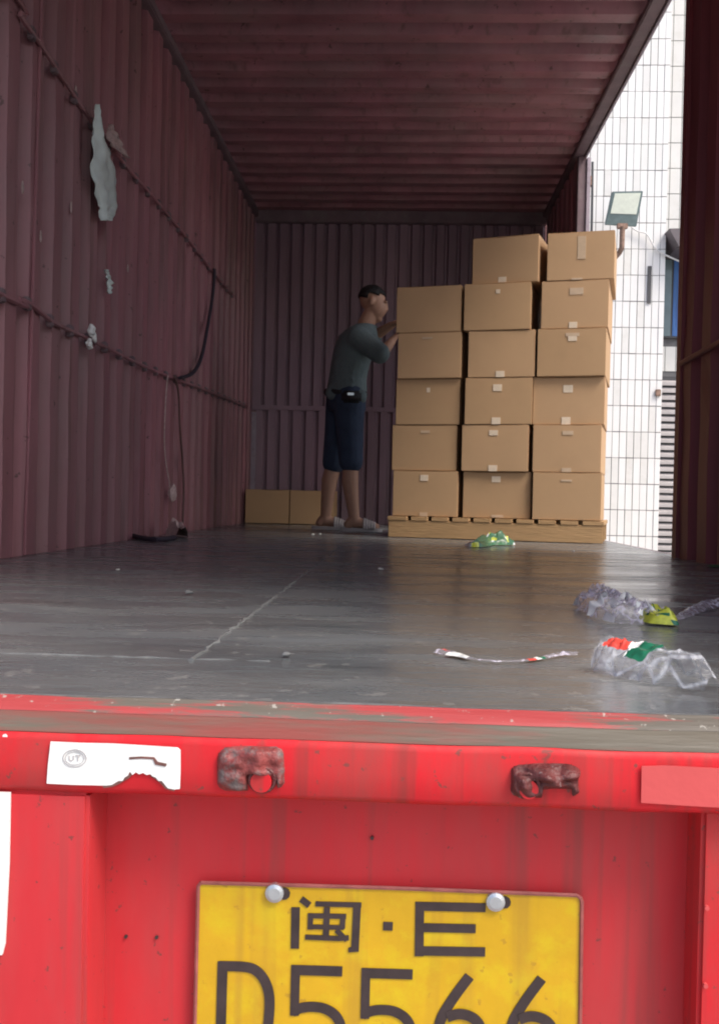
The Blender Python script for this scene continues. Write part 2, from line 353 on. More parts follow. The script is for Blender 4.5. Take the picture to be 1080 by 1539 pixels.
# floor: steel deck with a ragged weld on it, on a frame
s0 = W(290, 1000, Z=FZ); s1 = W(430, 880, Z=FZ)
XS = (s0.x+s1.x)/2
nx, ny = 50, 120; bm = bmesh.new()
def deckz(x, y): return FZ + noise.noise(Vector((x*1.6, y*1.6, 1)))*.0022 + max(0, noise.noise(Vector((x*5, y*9, 4)))-.25)*.006*max(0, min(1, (.4-x)*1.2))
top = [[None]*(ny+1) for _ in range(nx+1)]
for p in range(nx+1):
    for q in range(ny+1):
        x = XL+.002+(XR+.048-XL)*p/nx; y = YE+.004+(YB-.006-YE)*(q/ny)**1.4
        top[p][q] = bm.verts.new((x, y, deckz(x, y)))
for p in range(nx):
    for q in range(ny): bm.faces.new((top[p][q], top[p+1][q], top[p+1][q+1], top[p][q+1]))
o = obj('deck', bm, M['floor'], truck, True)
md = o.modifiers.new('thickness', 'SOLIDIFY'); md.thickness = .008; md.offset = -1
ys1 = W(300, 990, Z=FZ).y
def bead(a, b, r, n, amp):
    bm = bmesh.new(); pts = [Vector(a).lerp(Vector(b), k/n)+Vector((random.uniform(-amp, amp), random.uniform(-amp, amp), -r*.45)) for k in range(n+1)]
    for p in pts: p.z += deckz(p.x, p.y)-FZ+.001
    tube(bm, pts, [r*random.uniform(.5, 1.3) for _ in pts], 6); return obj('weld_seam', bm, M['seam'], truck)
bead((XS, YE+.25, FZ), (XS, 2.4, FZ), .0032, 60, .003)
bead((XS, 2.42, FZ-.001), (XS, 4.2, FZ-.0015), .003, 60, .002)
bead((XL+.1, ys1, FZ), (XS+.1, ys1, FZ-.0012), .0022, 60, .003)
box('floor_frame', (XL-.07, YE+.02, FZ-.12), (XR+.06, YB+.05, FZ-.012), M['rail'], truck)
box('side_sill', (XR+.061, YE+.02, FZ-.14), (XR+.09, YB+.05, FZ-.004), M['rail'], truck, .004)

# rear sill: worn threshold of three steps, then the red beam
x0, x1 = XL-.07, XR+.09
def zy(v, y): return W(540, v, Y=y).z
bm = bmesh.new()
n = 90; prof = [(YE+.003, FZ+.003), (YE-.004, FZ+.004), (YE-.022, FZ+.0005), (YE-.025, FZ-.005)]
def strip(prof, m, name, wob=.0012, x0=x0, x1=x1):
    bm = bmesh.new(); rows = []
    for y, z in prof:
        rows.append([bm.verts.new((x0+(x1-x0)*k/n, y+noise.noise(Vector((k*.35, y*60, 0)))*wob, z+noise.noise(Vector((k*.3, y*90, 5)))*wob)) for k in range(n+1)])
    for A, B in zip(rows, rows[1:]):
        for k in range(n): bm.faces.new((A[k], B[k], B[k+1], A[k+1]))
    bmesh.ops.recalc_face_normals(bm, faces=bm.faces)
    return obj(name, bm, m, truck, True)
strip([(YE+.004, FZ-.012), (YE+.003, FZ+.003), (YE-.002, FZ+.0045), (YE-.006, FZ+.004)], M['seam'], 'threshold_lip')
strip([(YE-.0062, FZ+.0038), (YE-.010, FZ+.001), (YE-.026, FZ-.003), (YE-.029, FZ-.007)], M['worn'], 'threshold_plate')
YF = YE-.055
zt = W(540, 1119, Y=YF).z; zb = W(540, 1207, Y=YF).z
strip([(YE-.0292, FZ-.0072), (YE-.032, FZ-.0085), (YF+.008, zt+.0035), (YF+.004, zt+.0015)], M['worn2'], 'threshold_edge')
strip([(YF+.0042, zt+.001), (YF+.001, zt-.0015), (YF, zt-.006), (YF-.0005, (zt+zb)/2), (YF, zb+.006), (YF+.004, zb), (YF+.07, zb-.001)], M['red'], 'rear_beam', .0016)
YQ = YF+.066                                   # recessed panel behind the beam
bm = bmesh.new(); g = bmesh.ops.create_grid(bm, x_segments=50, y_segments=24, size=.5)
for v in g['verts']:
    x = x0+.02+(x1-x0-.04)*(v.co.x+.5); z = zb-.0012-(.60)*(.5-v.co.y)
    v.co = Vector((x, YQ+noise.noise(Vector((x*2.4, z*2.4, 2)))*.003, z))
obj('recess_panel', bm, M['redpanel'], truck, True)
xpL = W(129, 1350, Y=YF).x; xpR = W(1052, 1350, Y=YF+.02).x
box('corner_post', (x0, YF+.003, zb-.62), (xpL, YQ+.03, zb-.0005), M['redpanel'], truck, .004)
box('corner_post', (xpR, YF+.02, zb-.62), (x1, YQ+.03, zb-.0005), M['red'], truck, .004)
box('lower_beam', (x0, YF, zb-.76), (x1, YQ+.03, zb-.621), M['red'], truck, .006)
# outer end frame beside and above the opening
box('end_post', (x0, YF+.01, FZ+.006), (XL-.004, YE+.02, ZC+.06), M['red'], truck, .005)
box('end_post', (XR+.004, YF+.01, FZ+.006), (x1, YE+.02, ZC+.06), M['red'], truck, .005)
box('end_header', (XL-.003, YF+.01, ZC+.005), (XR+.003, YE+.02, ZC+.06), M['red'], truck, .005)

def polyplate(name, px, Y, th, m, parent):
    pts = [W(u, v, Y=Y) for u, v in px]
    bm = prism(bmesh.new(), pts, Vector((0, th, 0)))
    return obj(name, bm, m, parent)
def stroke(bm, px, w, Y, th=.0008):
    """flat ink stroke of pixel-wide w on the plane Y"""
    P = [Vector((u, v)) for u, v in px]
    if len(P) > 6 and w > 10:
        P = [Vector((q.x, q.y)) for q in smoothpts([(a.x, a.y, 0) for a in P], 5)]
    Ls = []; Rs = []
    for i, p in enumerate(P):
        d = (P[min(i+1, len(P)-1)]-P[max(i-1, 0)]).normalized(); nrm = Vector((-d.y, d.x))
        k = 1
        if 0 < i < len(P)-1:
            d1 = (P[i]-P[i-1]).normalized(); k = 1/max(.6, abs(Vector((-d1.y, d1.x)).dot(nrm)))
        Ls.append(p+nrm*w/2*k); Rs.append(p-nrm*w/2*k)
    for i in range(len(P)-1):
        q = [W(a.x, a.y, Y=Y-i*.000012) for a in (Ls[i], Ls[i+1], Rs[i+1], Rs[i])]
        a = [bm.verts.new(x) for x in q]; b = [bm.verts.new(x+Vector((0, th, 0))) for x in q]
        bm.faces.new(a); bm.faces.new(b[::-1])
        for k in range(4): bm.faces.new((a[k], b[k], b[(k+1) % 4], a[(k+1) % 4]))
    return bm
# torn white reflective sticker on the beam
YS = YF-.0035
torn = [(76, 1115), (120, 1117), (170, 1118), (220, 1121), (267, 1124), (271, 1128), (271, 1160), (270, 1186), (262, 1187), (252, 1185), (247, 1179), (243, 1174), (238, 1174), (234, 1169), (229, 1167), (226, 1164), (220, 1165),
        (215, 1162), (209, 1164), (204, 1161), (199, 1165), (195, 1160), (192, 1166), (187, 1169), (184, 1174), (178, 1174), (173, 1177), (168, 1180), (160, 1181), (110, 1180), (70, 1178), (72, 1150)]
st = polyplate('reflective_sticker', torn, YS, .0012, M['white'], truck)
bm = bmesh.new()
stroke(bm, [(155, 1183), (168, 1181), (178, 1177), (186, 1172), (193, 1168), (197, 1163)], 4, YS+.0004)
stroke(bm, [(226, 1165), (236, 1171), (243, 1177), (249, 1184), (262, 1188)], 3.4, YS+.0004)
obj('torn_edge', bm, M['tear'], st)
bm = bmesh.new(); stroke(bm, [(194, 1140), (212, 1139), (231, 1140), (236, 1147), (250, 1150)], 3.4, YS-.0006); stroke(bm, [(231, 1141), (234, 1148), (249, 1151)], 3, YS-.0008); obj('scratch', bm, M['tear'], st)
bm = bmesh.new()
for rx, ry in ((17.5, 13), (14, 10)):
    stroke(bm, [(112+rx*math.cos(t*math.pi/12), 1140+ry*math.sin(t*math.pi/12)) for t in range(25)], 1.3 if rx > 15 else .8, YS-.0006)
stroke(bm, [(104, 1136), (104, 1142), (107, 1144), (110, 1142), (110, 1136)], 1.3, YS-.0008)
stroke(bm, [(113, 1136), (121, 1136)], 1.3, YS-.0008); stroke(bm, [(117, 1136), (117, 1144)], 1.3, YS-.0010)
obj('printed_mark', bm, M['greyink'], st)
polyplate('reflective_sticker', [(-60, 1190), (15, 1192), (13, 1300), (7, 1420), (3, 1436), (-60, 1440)], YF-.001, .003, M['white'], truck)
polyplate('tape_patch', [(964, 1152), (1000, 1151), (1130, 1158), (1130, 1217), (1040, 1212), (963, 1207)], YF-.0032, .0014, M['redtape'], truck)

def keeper(px, m, seed, th=.03):
    """scraped lump left of a door keeper: a domed irregular plate with a red round boss beside it"""
    u0, v0, u1, v1 = px
    bm = bmesh.new(); NX, NZ = 30, 20; g = []
    for i in range(NX+1):
        row = []
        for j in range(NZ+1):
            a = i/NX*2-1; b = j/NZ*2-1
            e = (abs(a)**5+abs(b)**4)
            h = max(0, 1-e)**.45
            nn = noise.noise(Vector((a*2.2+seed, b*2.2, seed)))
            if b > .1 and a > -.1 and a < .75: h *= max(.12, 1-(b-.1)*1.9)      # the lower lip is broken away
            h *= .75+.45*nn
            p = W(u0+(u1-u0)*i/NX + 2*nn, v0+(v1-v0)*j/NZ+ 3*noise.noise(Vector((a*1.7, seed, 0))), Y=YF)
            p.y = YF + .003 - th*max(0, h)
            row.append(bm.verts.new(p))
        g.append(row)
    for i in range(NX):
        for j in range(NZ): bm.faces.new((g[i][j], g[i+1][j], g[i+1][j+1], g[i][j+1]))
    bmesh.ops.recalc_face_normals(bm, faces=bm.faces)
    k = obj('door_keeper', bm, m, truck, True)
    return k
k1 = keeper((325, 1121, 429, 1190), M['keeper'], 3.1, .018)
k2 = keeper((766, 1147, 872, 1200), M['keeper2'], 8.7, .022)
def ring(px, r, Y, tk, m, parent, name):
    c = W(px[0], px[1], Y=Y); s = r*(Y)/F
    bm = bmesh.new(); tube(bm, [c+Vector((math.cos(t*math.pi/10)*s, 0, math.sin(t*math.pi/10)*s*.95)) for t in range(21)], tk, 6, False); return obj(name, bm, m, parent)
ring((394, 1172), 19, YF-.006, .0022, M['keeper2'], k1, 'boss_ring')
c = W(394, 1172, Y=YF); bm = bmesh.new(); tube(bm, [c+Vector((0, .003, 0)), c+Vector((0, -.009, 0))], 16*YF/F, 20); obj('boss', bm, M['red'], k1)
c = W(792, 1182, Y=YF); bm = bmesh.new(); tube(bm, [c+Vector((0, .003, 0)), c+Vector((0, -.012, 0))], 14*YF/F, 20); obj('boss', bm, M['red'], k2)
ring((792, 1180), 17, YF-.010, .002, M['keeper2'], k2, 'boss_ring')

def dot(u, v, Y, rpx, m, name, parent, th=.002):
    c = W(u, v, Y=Y); bm = bmesh.new(); tube(bm, [c+Vector((0, .001, 0)), c-Vector((0, th, 0))], rpx*Y/F, 10); return obj(name, bm, m, parent)
for u, v in ((190, 1407), (236, 1408), (559, 1259)): dot(u, v, YQ-.001, 2.6, M['ink'], 'rivet_hole', truck, .003)
for u, v in ((1061, 1364), (1059, 1481)): dot(u, v, YF+.018, 3.5, M['redtape'], 'rivet', truck, .003)
dot(8, 1107, YF+.001, 4, M['white'], 'paint_chip', truck, .001)

# number plate
YPL = YQ-.010
pc = [(302, 1327), (586, 1335), (866, 1346), (872, 1350), (874, 1356), (870, 1632), (863, 1636), (296, 1616), (291, 1610), (298, 1332)]
pl = polyplate('number_plate', pc, YPL, .0014, M['yellow'], truck)
bm = bmesh.new(); fr = [W(u, v, Y=YPL-.0005) for u, v in pc]; fr.append(fr[0]); tube(bm, fr, .0021, 6, False); obj('plate_rim', bm, M['frame'], pl)
def Z(x, y): return (280+x/1.742, 1300+y/1.742)
YI = YPL-.0012; w = 14
def glyph(name, strokes):
    bm = bmesh.new()
    for k, (pts, ww) in enumerate(strokes): stroke(bm, [Z(*p) for p in pts], ww/1.742, YI-.00002*k)
    return obj(name, bm, M['ink'], pl)
glyph('chinese_character', [([(286, 112), (284, 220)], 22), ([(300, 90), (322, 107)], 17), ([(338, 103), (458, 106)], 13), ([(447, 104), (441, 228)], 20), ([(449, 222), (424, 224)], 12),
      ([(325, 128), (324, 170)], 14), ([(318, 134), (418, 136)], 13), ([(410, 130), (408, 168)], 14), ([(320, 163), (412, 165)], 12), ([(368, 112), (365, 192)], 16), ([(311, 190), (398, 194), (425, 192)], 13), ([(392, 172), (420, 198)], 13)])
glyph('plate_dot', [([(515, 161), (540, 162)], 22)])
glyph('letter', [([(611, 98), (609, 240)], 23), ([(600, 109), (783, 113)], 23), ([(611, 165), (757, 168)], 23), ([(600, 226), (782, 229)], 24)])
glyph('letter', [([(95, 254), (88, 505)], 26), ([(86, 266), (150, 268), (182, 278), (205, 305), (217, 345), (216, 400), (208, 450), (186, 482), (150, 496), (84, 494)], 26)])
def five(dx, dy):
    return [([(x+dx, y+dy) for x, y in pts], ww) for pts, ww in (([(275, 276), (408, 280)], 26), ([(286, 264), (283, 396)], 23),
            ([(277, 386), (300, 376), (330, 373), (362, 378), (390, 396), (404, 425), (400, 462), (378, 490), (340, 504), (300, 502), (270, 486)], 26))]
glyph('digit', five(0, 0)); glyph('digit', five(184, 8))
def six(dx, dy):
    return [([(x+dx, y+dy) for x, y in pts], ww) for pts, ww in (([(741, 287), (712, 325), (688, 360), (668, 395), (660, 430), (664, 470), (684, 498), (715, 510), (748, 500), (770, 474), (774, 440), (764, 410), (742, 392), (712, 386), (682, 394)], 27),)]
glyph('digit', six(0, 6)); glyph('digit', six(189, 12))
for u, v in ((413, 1341), (744, 1354)):
    c = W(u, v, Y=YPL); bm = bmesh.new(); tube(bm, [c+Vector((0, .001, 0)), c-Vector((0, .0045, 0)), c-Vector((0, .0062, 0))], [.0098, .0094, .006], 16); obj('bolt', bm, M['bolt'], pl)
    c = W(u+14, v+2, Y=YPL); bm = bmesh.new(); tube(bm, [c+Vector((0, .001, 0)), c-Vector((0, .0016, 0))], .0062, 10); obj('bolt_hole', bm, M['ink'], pl)

# ================================================================ pallet and cartons
A = W(583, 806, Y=5.36); B = W(905, 818, Y=5.09); A.z = B.z = FZ
ux = (B-A).normalized(); uy = Vector((-ux.y, ux.x, 0)); wid = (B-A).length
yaw = math.atan2(ux.y, ux.x)
pal = thing('pallet', 'light wooden pallet with a solid front board under the cartons', 'pallet', A)
pal.rotation_euler.z = yaw
PH = .118
def lbox(name, lo, hi, m, parent, bevel=.002):
    bm = bx(bmesh.new(), lo, hi, bevel); me = bpy.data.meshes.new(name); me.materials.append(m); bm.to_mesh(me); bm.free()
    o = bpy.data.objects.new(name, me); C.objects.link(o); o.parent = parent; return o
lbox('front_board', (0, 0, .003), (wid, .022, PH-.022), M['wood'], pal)
for y in (.28, .56): lbox('stringer', (0, y, .003), (wid, y+.04, PH-.022), M['wood'], pal)
nb = 10; bw = wid/nb
for k in range(nb):
    lbox('deck_board', (k*bw+(.012 if k else -.004), -.004, PH-.0215), ((k+1)*bw-(.012 if k < nb-1 else -.004), .62, PH), M['wood'], pal, .0015)
BH = .2532
def front_at(u, v):
    d = ray(u, v); n = uy; o = Vector((0, 0, CAMZ)); t = (A-o).dot(n)/d.dot(n); return o+d*t
cols = [
 [None, (594, 691), (596, 691), (592, 688), (586, 683), (588, 685)],
 [(707, 808), (696, 796), (702, 802), (697, 798), (692, 792), (693, 795)],
 [(821, 922), (812, 913), (806, 909), (799, 907), (799, 902), (799, 902)]]
vmid = [388, 463, 536, 607, 678, 750]
marks = {(0, 3): [(641, 585, 5, 7, 'label')], (0, 5): [(635, 718, 12, 9, 'label'), (635, 774, 12, 6, 'tape')],
 (1, 0): [(754, 418, 12, 8, 'label')], (1, 1): [(747, 437, 6, 6, 'label')], (1, 2): [(751, 564, 13, 9, 'label')], (1, 3): [(746, 582, 13, 10, 'label'), (745, 633, 13, 10, 'label')],
 (1, 4): [(740, 650, 13, 8, 'label'), (740, 706, 13, 9, 'label')], (1, 5): [(743, 720, 13, 9, 'label'), (746, 776, 18, 4, 'tape')],
 (2, 0): [(873, 370, 12, 34, 'tape'), (867, 420, 16, 3, 'tape')], (2, 1): [(865, 436, 20, 10, 'tape'), (861, 487, 12, 9, 'label')], (2, 2): [(859, 508, 13, 7, 'label'), (859, 502, 20, 5, 'tape')],
 (2, 3): [(852, 583, 14, 11, 'label'), (850, 634, 13, 11, 'label')], (2, 4): [(852, 650, 16, 6, 'tape'), (851, 706, 14, 6, 'tape')], (0, 1): [], (0, 2): [(640, 507, 16, 3, 'tape')], (0, 4): [(636, 648, 14, 4, 'tape')], (2, 5): [(850, 722, 16, 3, 'tape')]}
colname = ['left', 'middle', 'right']
blabel = {
 (0, 1): 'plain brown carton on top of the left column beside the raised hands',
 (0, 2): 'plain brown carton second from the top of the left column',
 (0, 3): 'brown carton with one tiny pale spot near its top in the left column',
 (0, 4): 'unmarked brown carton jutting left just above the bottom carton of the left column',
 (0, 5): 'bottom carton of the left column with a cream label at its top edge',
 (1, 0): 'topmost carton of the middle column with a cream label low on its front',
 (1, 1): 'carton with a tiny diamond mark, second from top in the middle column',
 (1, 2): 'carton with one cream label low down, third from top in the middle column',
 (1, 3): 'carton with two cream labels, fourth from top in the middle column',
 (1, 4): 'carton with two cream labels, directly above the bottom carton of the middle column',
 (1, 5): 'bottom carton of the middle column with a cream label at its top edge',
 (2, 0): 'topmost carton of the right column with a long strip of tape down its front',
 (2, 1): 'carton with tape above and label below, second from top in the right column',
 (2, 2): 'carton with one tape end, third from top in the right column',
 (2, 3): 'carton with two bright cream labels in the right column beside the white tiles',
 (2, 4): 'nearly unmarked carton directly above the bottom carton of the right column',
 (2, 5): 'plain bottom carton at the right end of the pallet'}
def carton(loc, w_, d_, h_, yaw_, label, group, m, mk=()):
    t = thing('cardboard_box', label, 'box', loc, group); t.rotation_euler.z = yaw_
    bm = bx(bmesh.new(), (-w_/2, 0, .0012), (w_/2, d_, h_-.0012), 0)
    bmesh.ops.subdivide_edges(bm, edges=bm.edges[:], cuts=5, use_grid_fill=True)
    sd_ = random.random()*99
    for v in bm.verts:
        c = v.co; k = 1-abs(c.x/(w_/2))**3
        kz = 1-abs(c.z/h_*2-1)**3
        c.y += -.0014*k*kz*(noise.noise(Vector((c.x*5, c.z*6, sd_)))+.6) if c.y < d_/2 else .003*k*kz
        if c.z > h_*.9: c.z -= .0025*k*(1+noise.noise(Vector((c.x*6, c.y*6, sd_))))*.8
        if c.z < h_*.1 : c.z += .0008
    bm.normal_update()
    es = [e for e in bm.edges if len(e.link_faces) == 2 and e.calc_face_angle(0) > 1.0]
    bmesh.ops.bevel(bm, geom=es, offset=.0025, segments=2, affect='EDGES')
    me = bpy.data.meshes.new('carton_body'); me.materials.append(m); bm.to_mesh(me); bm.free()
    o = bpy.data.objects.new('carton_body', me); C.objects.link(o); o.parent = t
    # closed flaps on top: two long flaps meeting in the middle, with tape over the joint
    for s in (0, 1):
        q = lbox('flap', (-w_/2+.003, .003+s*(d_/2-.0015), h_-.0012), (w_/2-.003, d_/2-.0015+s*(d_/2-.0015), h_+.0008), m, t, .0006)
    return t
for ci, col in enumerate(cols):
    for ri, b in enumerate(col):
        if not b: continue
        uc = (b[0]+b[1])/2; p = front_at(uc, vmid[ri]); pl_, pr_ = front_at(b[0], vmid[ri]), front_at(b[1], vmid[ri])
        w_ = (pr_-pl_).length; k = 5-ri
        push = random.uniform(.012, .04)
        loc = Vector((p.x, p.y, 0))+uy*push; loc.z = FZ+PH+k*BH+.0004
        jy = random.uniform(-.014, .014) if (ci, ri) != (1, 0) else -.10
        t = carton(loc, w_*1.004, .56, BH, yaw+jy, blabel[(ci, ri)], 'cartons stacked on the pallet', M['card'] if random.random() < .55 else M['card2'])
        for (u, v, pw, ph, kind) in marks.get((ci, ri), []):
            q = front_at(u, v); sc = (q.y)/F
            lx = (u-uc)*sc; lz = max(ph*sc/2+.002, min(BH-ph*sc/2-.004, q.z-loc.z))
            if abs(lz) < 2: lbox('paper_label' if kind == 'label' else 'tape_end', (lx-pw*sc/2, -.0032, lz-ph*sc/2), (lx+pw*sc/2, .004, lz+ph*sc/2), M['label' if kind == 'label' else 'tape'], t, 0)
# two cartons on the floor by the back wall
for (u0, u1, v0, lab) in ((368, 433.5, 731, 'dim brown carton on the floor, nearest the left back corner'), (435, 500, 733, 'dim brown carton on the floor, partly behind the standing person')):
    Y0 = 7.45; l = W(u0, 783, Y=Y0); r = W(u1, 783, Y=Y0)
    carton(Vector(((l.x+r.x)/2, Y0, FZ+.002)), r.x-l.x, .36, .262, random.uniform(-.02, .02), lab, 'cartons by the back wall', M['card'])

# ================================================================ person
PY = 6.22
man = thing('person', 'person in grey teal t-shirt and navy knee shorts reaching up to the cartons', 'person', W(520, 800, Z=FZ))
def P(u, v, dy=0): return W(u, v, Y=PY+dy)
def remeshed(name, bm, m, parent, vox, sm=6):
    o = obj(name, bm, m, parent, True)
    md = o.modifiers.new('skin', 'REMESH'); md.mode = 'VOXEL'; md.voxel_size = vox; md.use_smooth_shade = True
    s = o.modifiers.new('soft', 'SMOOTH'); s.iterations = sm; s.factor = .5
    return o
bm = bmesh.new()
HC = P(562, 455); tilt = Matrix.Rotation(.28, 3, 'Y') @ Matrix.Rotation(0, 3, 'Z')
ball(bm, HC+Vector((-.012, 0, .022)), (.084, .070, .079), 20, tilt)
ball(bm, HC+Vector((.018, 0, -.035)), (.066, .060, .075), 18, tilt)
fw = (tilt @ Vector((1, 0, 0)))
HR = lambda x, y, z: HC + tilt @ Vector((x, y, z))
bone(bm, HR(.080, 0, .012), HR(.090, 0, -.020), .009, .013)      # nose
bone(bm, HR(.074, -.018, -.058), HR(.074, .018, -.058), .010, .010)  # mouth
ball(bm, HR(.058, 0, -.092), (.026, .03, .022), 10)              # chin
for s in (-1, 1):
    ball(bm, HR(-.012, s*.074, -.008), (.018, .010, .030), 10, tilt)   # ears
    ball(bm, HR(.072, s*.03, .022), (.014, .02, .008), 8)            # brow
bone(bm, P(550, 487), P(558, 470), .056, .050)                     # neck
# trunk
bone(bm, P(540, 512, -.06), P(540, 512, .08), .085, .085); bone(bm, P(538, 515), P(522, 565), .10, .095); bone(bm, P(522, 565), P(519, 598), .10, .10)
# arms: near arm bent at the elbow, far arm higher
def arm(sh, el, wr, hand_dir, flip):
    bone(bm, sh, el, .052, .040); bone(bm, el, wr, .039, .026)
    d = (wr-el).normalized(); hd = (d*.6+hand_dir*.6).normalized(); side = Vector((0, flip, 0))
    upv = hd.cross(side).normalized(); side = upv.cross(hd).normalized()
    palm = wr+hd*.055
    for k in (-1, 0, 1): bone(bm, wr+hd*.01+side*k*.012, wr+hd*.078+side*k*.024, .020, .014, 10)
    for i, (o_, ln) in enumerate(((-.033, .068), (-.011, .078), (.011, .072), (.032, .056))):
        a0 = wr+hd*.080+side*o_; a1 = a0+hd*ln*.5+upv*.006; a2 = a1+hd*ln*.35-upv*.016; a3 = a2+hd*ln*.15-upv*.018
        bone(bm, a0, a1, .0105, .0098, 8); bone(bm, a1, a2, .0096, .0088, 8); bone(bm, a2, a3, .0086, .0075, 8)
    t0 = wr+hd*.03-side*.03; t1 = t0+hd*.035-side*.022-upv*.008; t2 = t1+hd*.03-side*.004-upv*.012
    bone(bm, t0, t1, .013, .0115, 8); bone(bm, t1, t2, .011, .009, 8)
sR, eR, wR = P(540, 507, -.17), P(573, 533, -.20), P(589, 512, -.10)
sL, eL, wL = P(546, 504, .17), P(560, 500, .12), P(587, 489, .04)
eL = P(565, 503, .16)
arm(sR, eR, wR, Vector((.5, .5, .5)), 1)
arm(sL, eL, wL, Vector((.8, -.1, .3)), 1)
# legs
legs = (( P(524, 603, -.09), P(527, 698, -.10), P(532, 782, -.10), P(560, 791.5, -.10)), (P(513, 603, .09), P(502, 696, .10), P(489, 776, .12), P(520, 784, .12)))
for hip, kn, an, toe in legs:
    an.z = FZ+.085
    bone(bm, hip, kn, .088, .054); calf = kn.lerp(an, .33)+Vector((-.012, 0, 0)); bone(bm, kn, calf, .050, .054); bone(bm, calf, an, .053, .034)
    heel = Vector((an.x-.035, an.y, FZ+.046)); tf = Vector((an.x+.125, an.y, FZ+.040))
    bone(bm, an, heel, .034, .030); bone(bm, Vector((an.x+.01, an.y, FZ+.06)), tf, .036, .024); bone(bm, tf+Vector((0, -.022, 0)), tf+Vector((.02, .022, -.004)), .02, .018)
remeshed('body', bm, M['skin'], man, .0065, 5)
# shirt
bm = bmesh.new()
def shell(pts):                      # stack of elliptical rings in world space
    rings = []
    for c, rx, ry in pts:
        rings.append([bm.verts.new(c+Vector((rx*math.cos(t*math.pi/10), ry*math.sin(t*math.pi/10), .0))) for t in range(20)])
    for Aq, Bq in zip(rings, rings[1:]):
        for k in range(20): bm.faces.new((Aq[k], Aq[(k+1) % 20], Bq[(k+1) % 20], Bq[k]))
    bm.faces.new(rings[0][::-1]); bm.faces.new(rings[-1])
shell([(P(521, 599), .125, .165), (P(521, 590), .132, .172), (P(522, 570), .122, .165), (P(526, 548), .125, .172), (P(533, 525), .135, .185), (P(538, 508), .130, .180), (P(543, 496), .10, .14), (P(549, 488), .065, .075)])
bone(bm, sR+Vector((-.01, 0, 0)), sR.lerp(eR, .92), .072, .066); bone(bm, sL, sL.lerp(eL, .8), .070, .062)
bone(bm, P(538, 509, -.13), P(542, 507, .13), .078, .078)
# folds
for k in range(5):
    z_ = 545+k*11; bone(bm, P(503+k, z_, -.12), P(530, z_+14, -.165), .012, .006, 8)
bone(bm, P(500, 590, -.10), P(540, 596, -.12), .05, .05)
remeshed('t_shirt', bm, M['shirt'], man, .009, 7)
# shorts
bm = bmesh.new()
shell([(P(522, 618), .118, .16), (P(521, 600), .124, .165), (P(520, 588), .12, .158)])
for (hip, kn, an, toe), s in zip(legs, (-1, 1)):
    hem = hip.lerp(kn, 1.02); hem.z = P(520, 706).z+.05
    bone(bm, hip+Vector((0, 0, .02)), hip.lerp(hem, .5), .104, .088); bone(bm, hip.lerp(hem, .5), hem, .088, .078)
remeshed('shorts', bm, M['shorts'], man, .009, 6)
# waist bag
bm = bmesh.new(); c = P(519, 592)
tube(bm, [c+Vector((.126*math.cos(t*math.pi/14), .166*math.sin(t*math.pi/14), .012*math.sin(t*.5))) for t in range(29)], .016, 6, False)
bag = P(531, 595, -.17); bx(bm, bag+Vector((-.075, -.035, -.045)), bag+Vector((.05, .02, .03)), .014)
obj('waist_bag', bm, M['belt'], man, True)
bk = P(527, 592, -.21); box('buckle', bk+Vector((-.02, -.006, -.008)), bk+Vector((.02, .004, .008)), M['bolt'], man, .002)
# hair
bm = bmesh.new(); ball(bm, HC+Vector((-.014, 0, .028)), (.089, .077, .086), 24, tilt)
iv = tilt.inverted()
dead = [v for v in bm.verts if (lambda q: q.z < (.052 if q.x > .035 else .030 if q.x > -.03 else -.012))(iv @ (v.co-HC))]
bmesh.ops.delete(bm, geom=dead, context='VERTS')
for v in bm.verts: v.co += Vector(noise.noise_vector(v.co*60))*.003
o = obj('hair', bm, M['hair'], man, True); md = o.modifiers.new('t', 'SOLIDIFY'); md.thickness = .005; md.offset = 0
# slippers
for hip, kn, an, toe in legs:
    bm = bmesh.new(); n_ = 20; lo = []; hi = []
    for t in range(n_):
        a_ = 2*math.pi*t/n_; x = math.cos(a_); y = math.sin(a_)
        px_ = an.x+.045+.135*x; py_ = an.y+(.043+.008*x)*y
        lo.append(bm.verts.new((px_, py_, FZ+.0025))); hi.append(bm.verts.new((px_, py_, FZ+.024)))
    bm.faces.new(lo[::-1]); bm.faces.new(hi)
    for t in range(n_): bm.faces.new((lo[t], lo[(t+1) % n_], hi[(t+1) % n_], hi[t]))
    # strap over the instep
    for k in range(5):
        x = an.x+.065+k*.016; pr = [(x, an.y+.052*math.cos(q), FZ+.02+(.062-k*.006)*math.sin(q)) for q in [math.pi*i/10 for i in range(11)]]
        tube(bm, pr, .009, 6)
    obj('slipper', bm, M['slipper'], man)

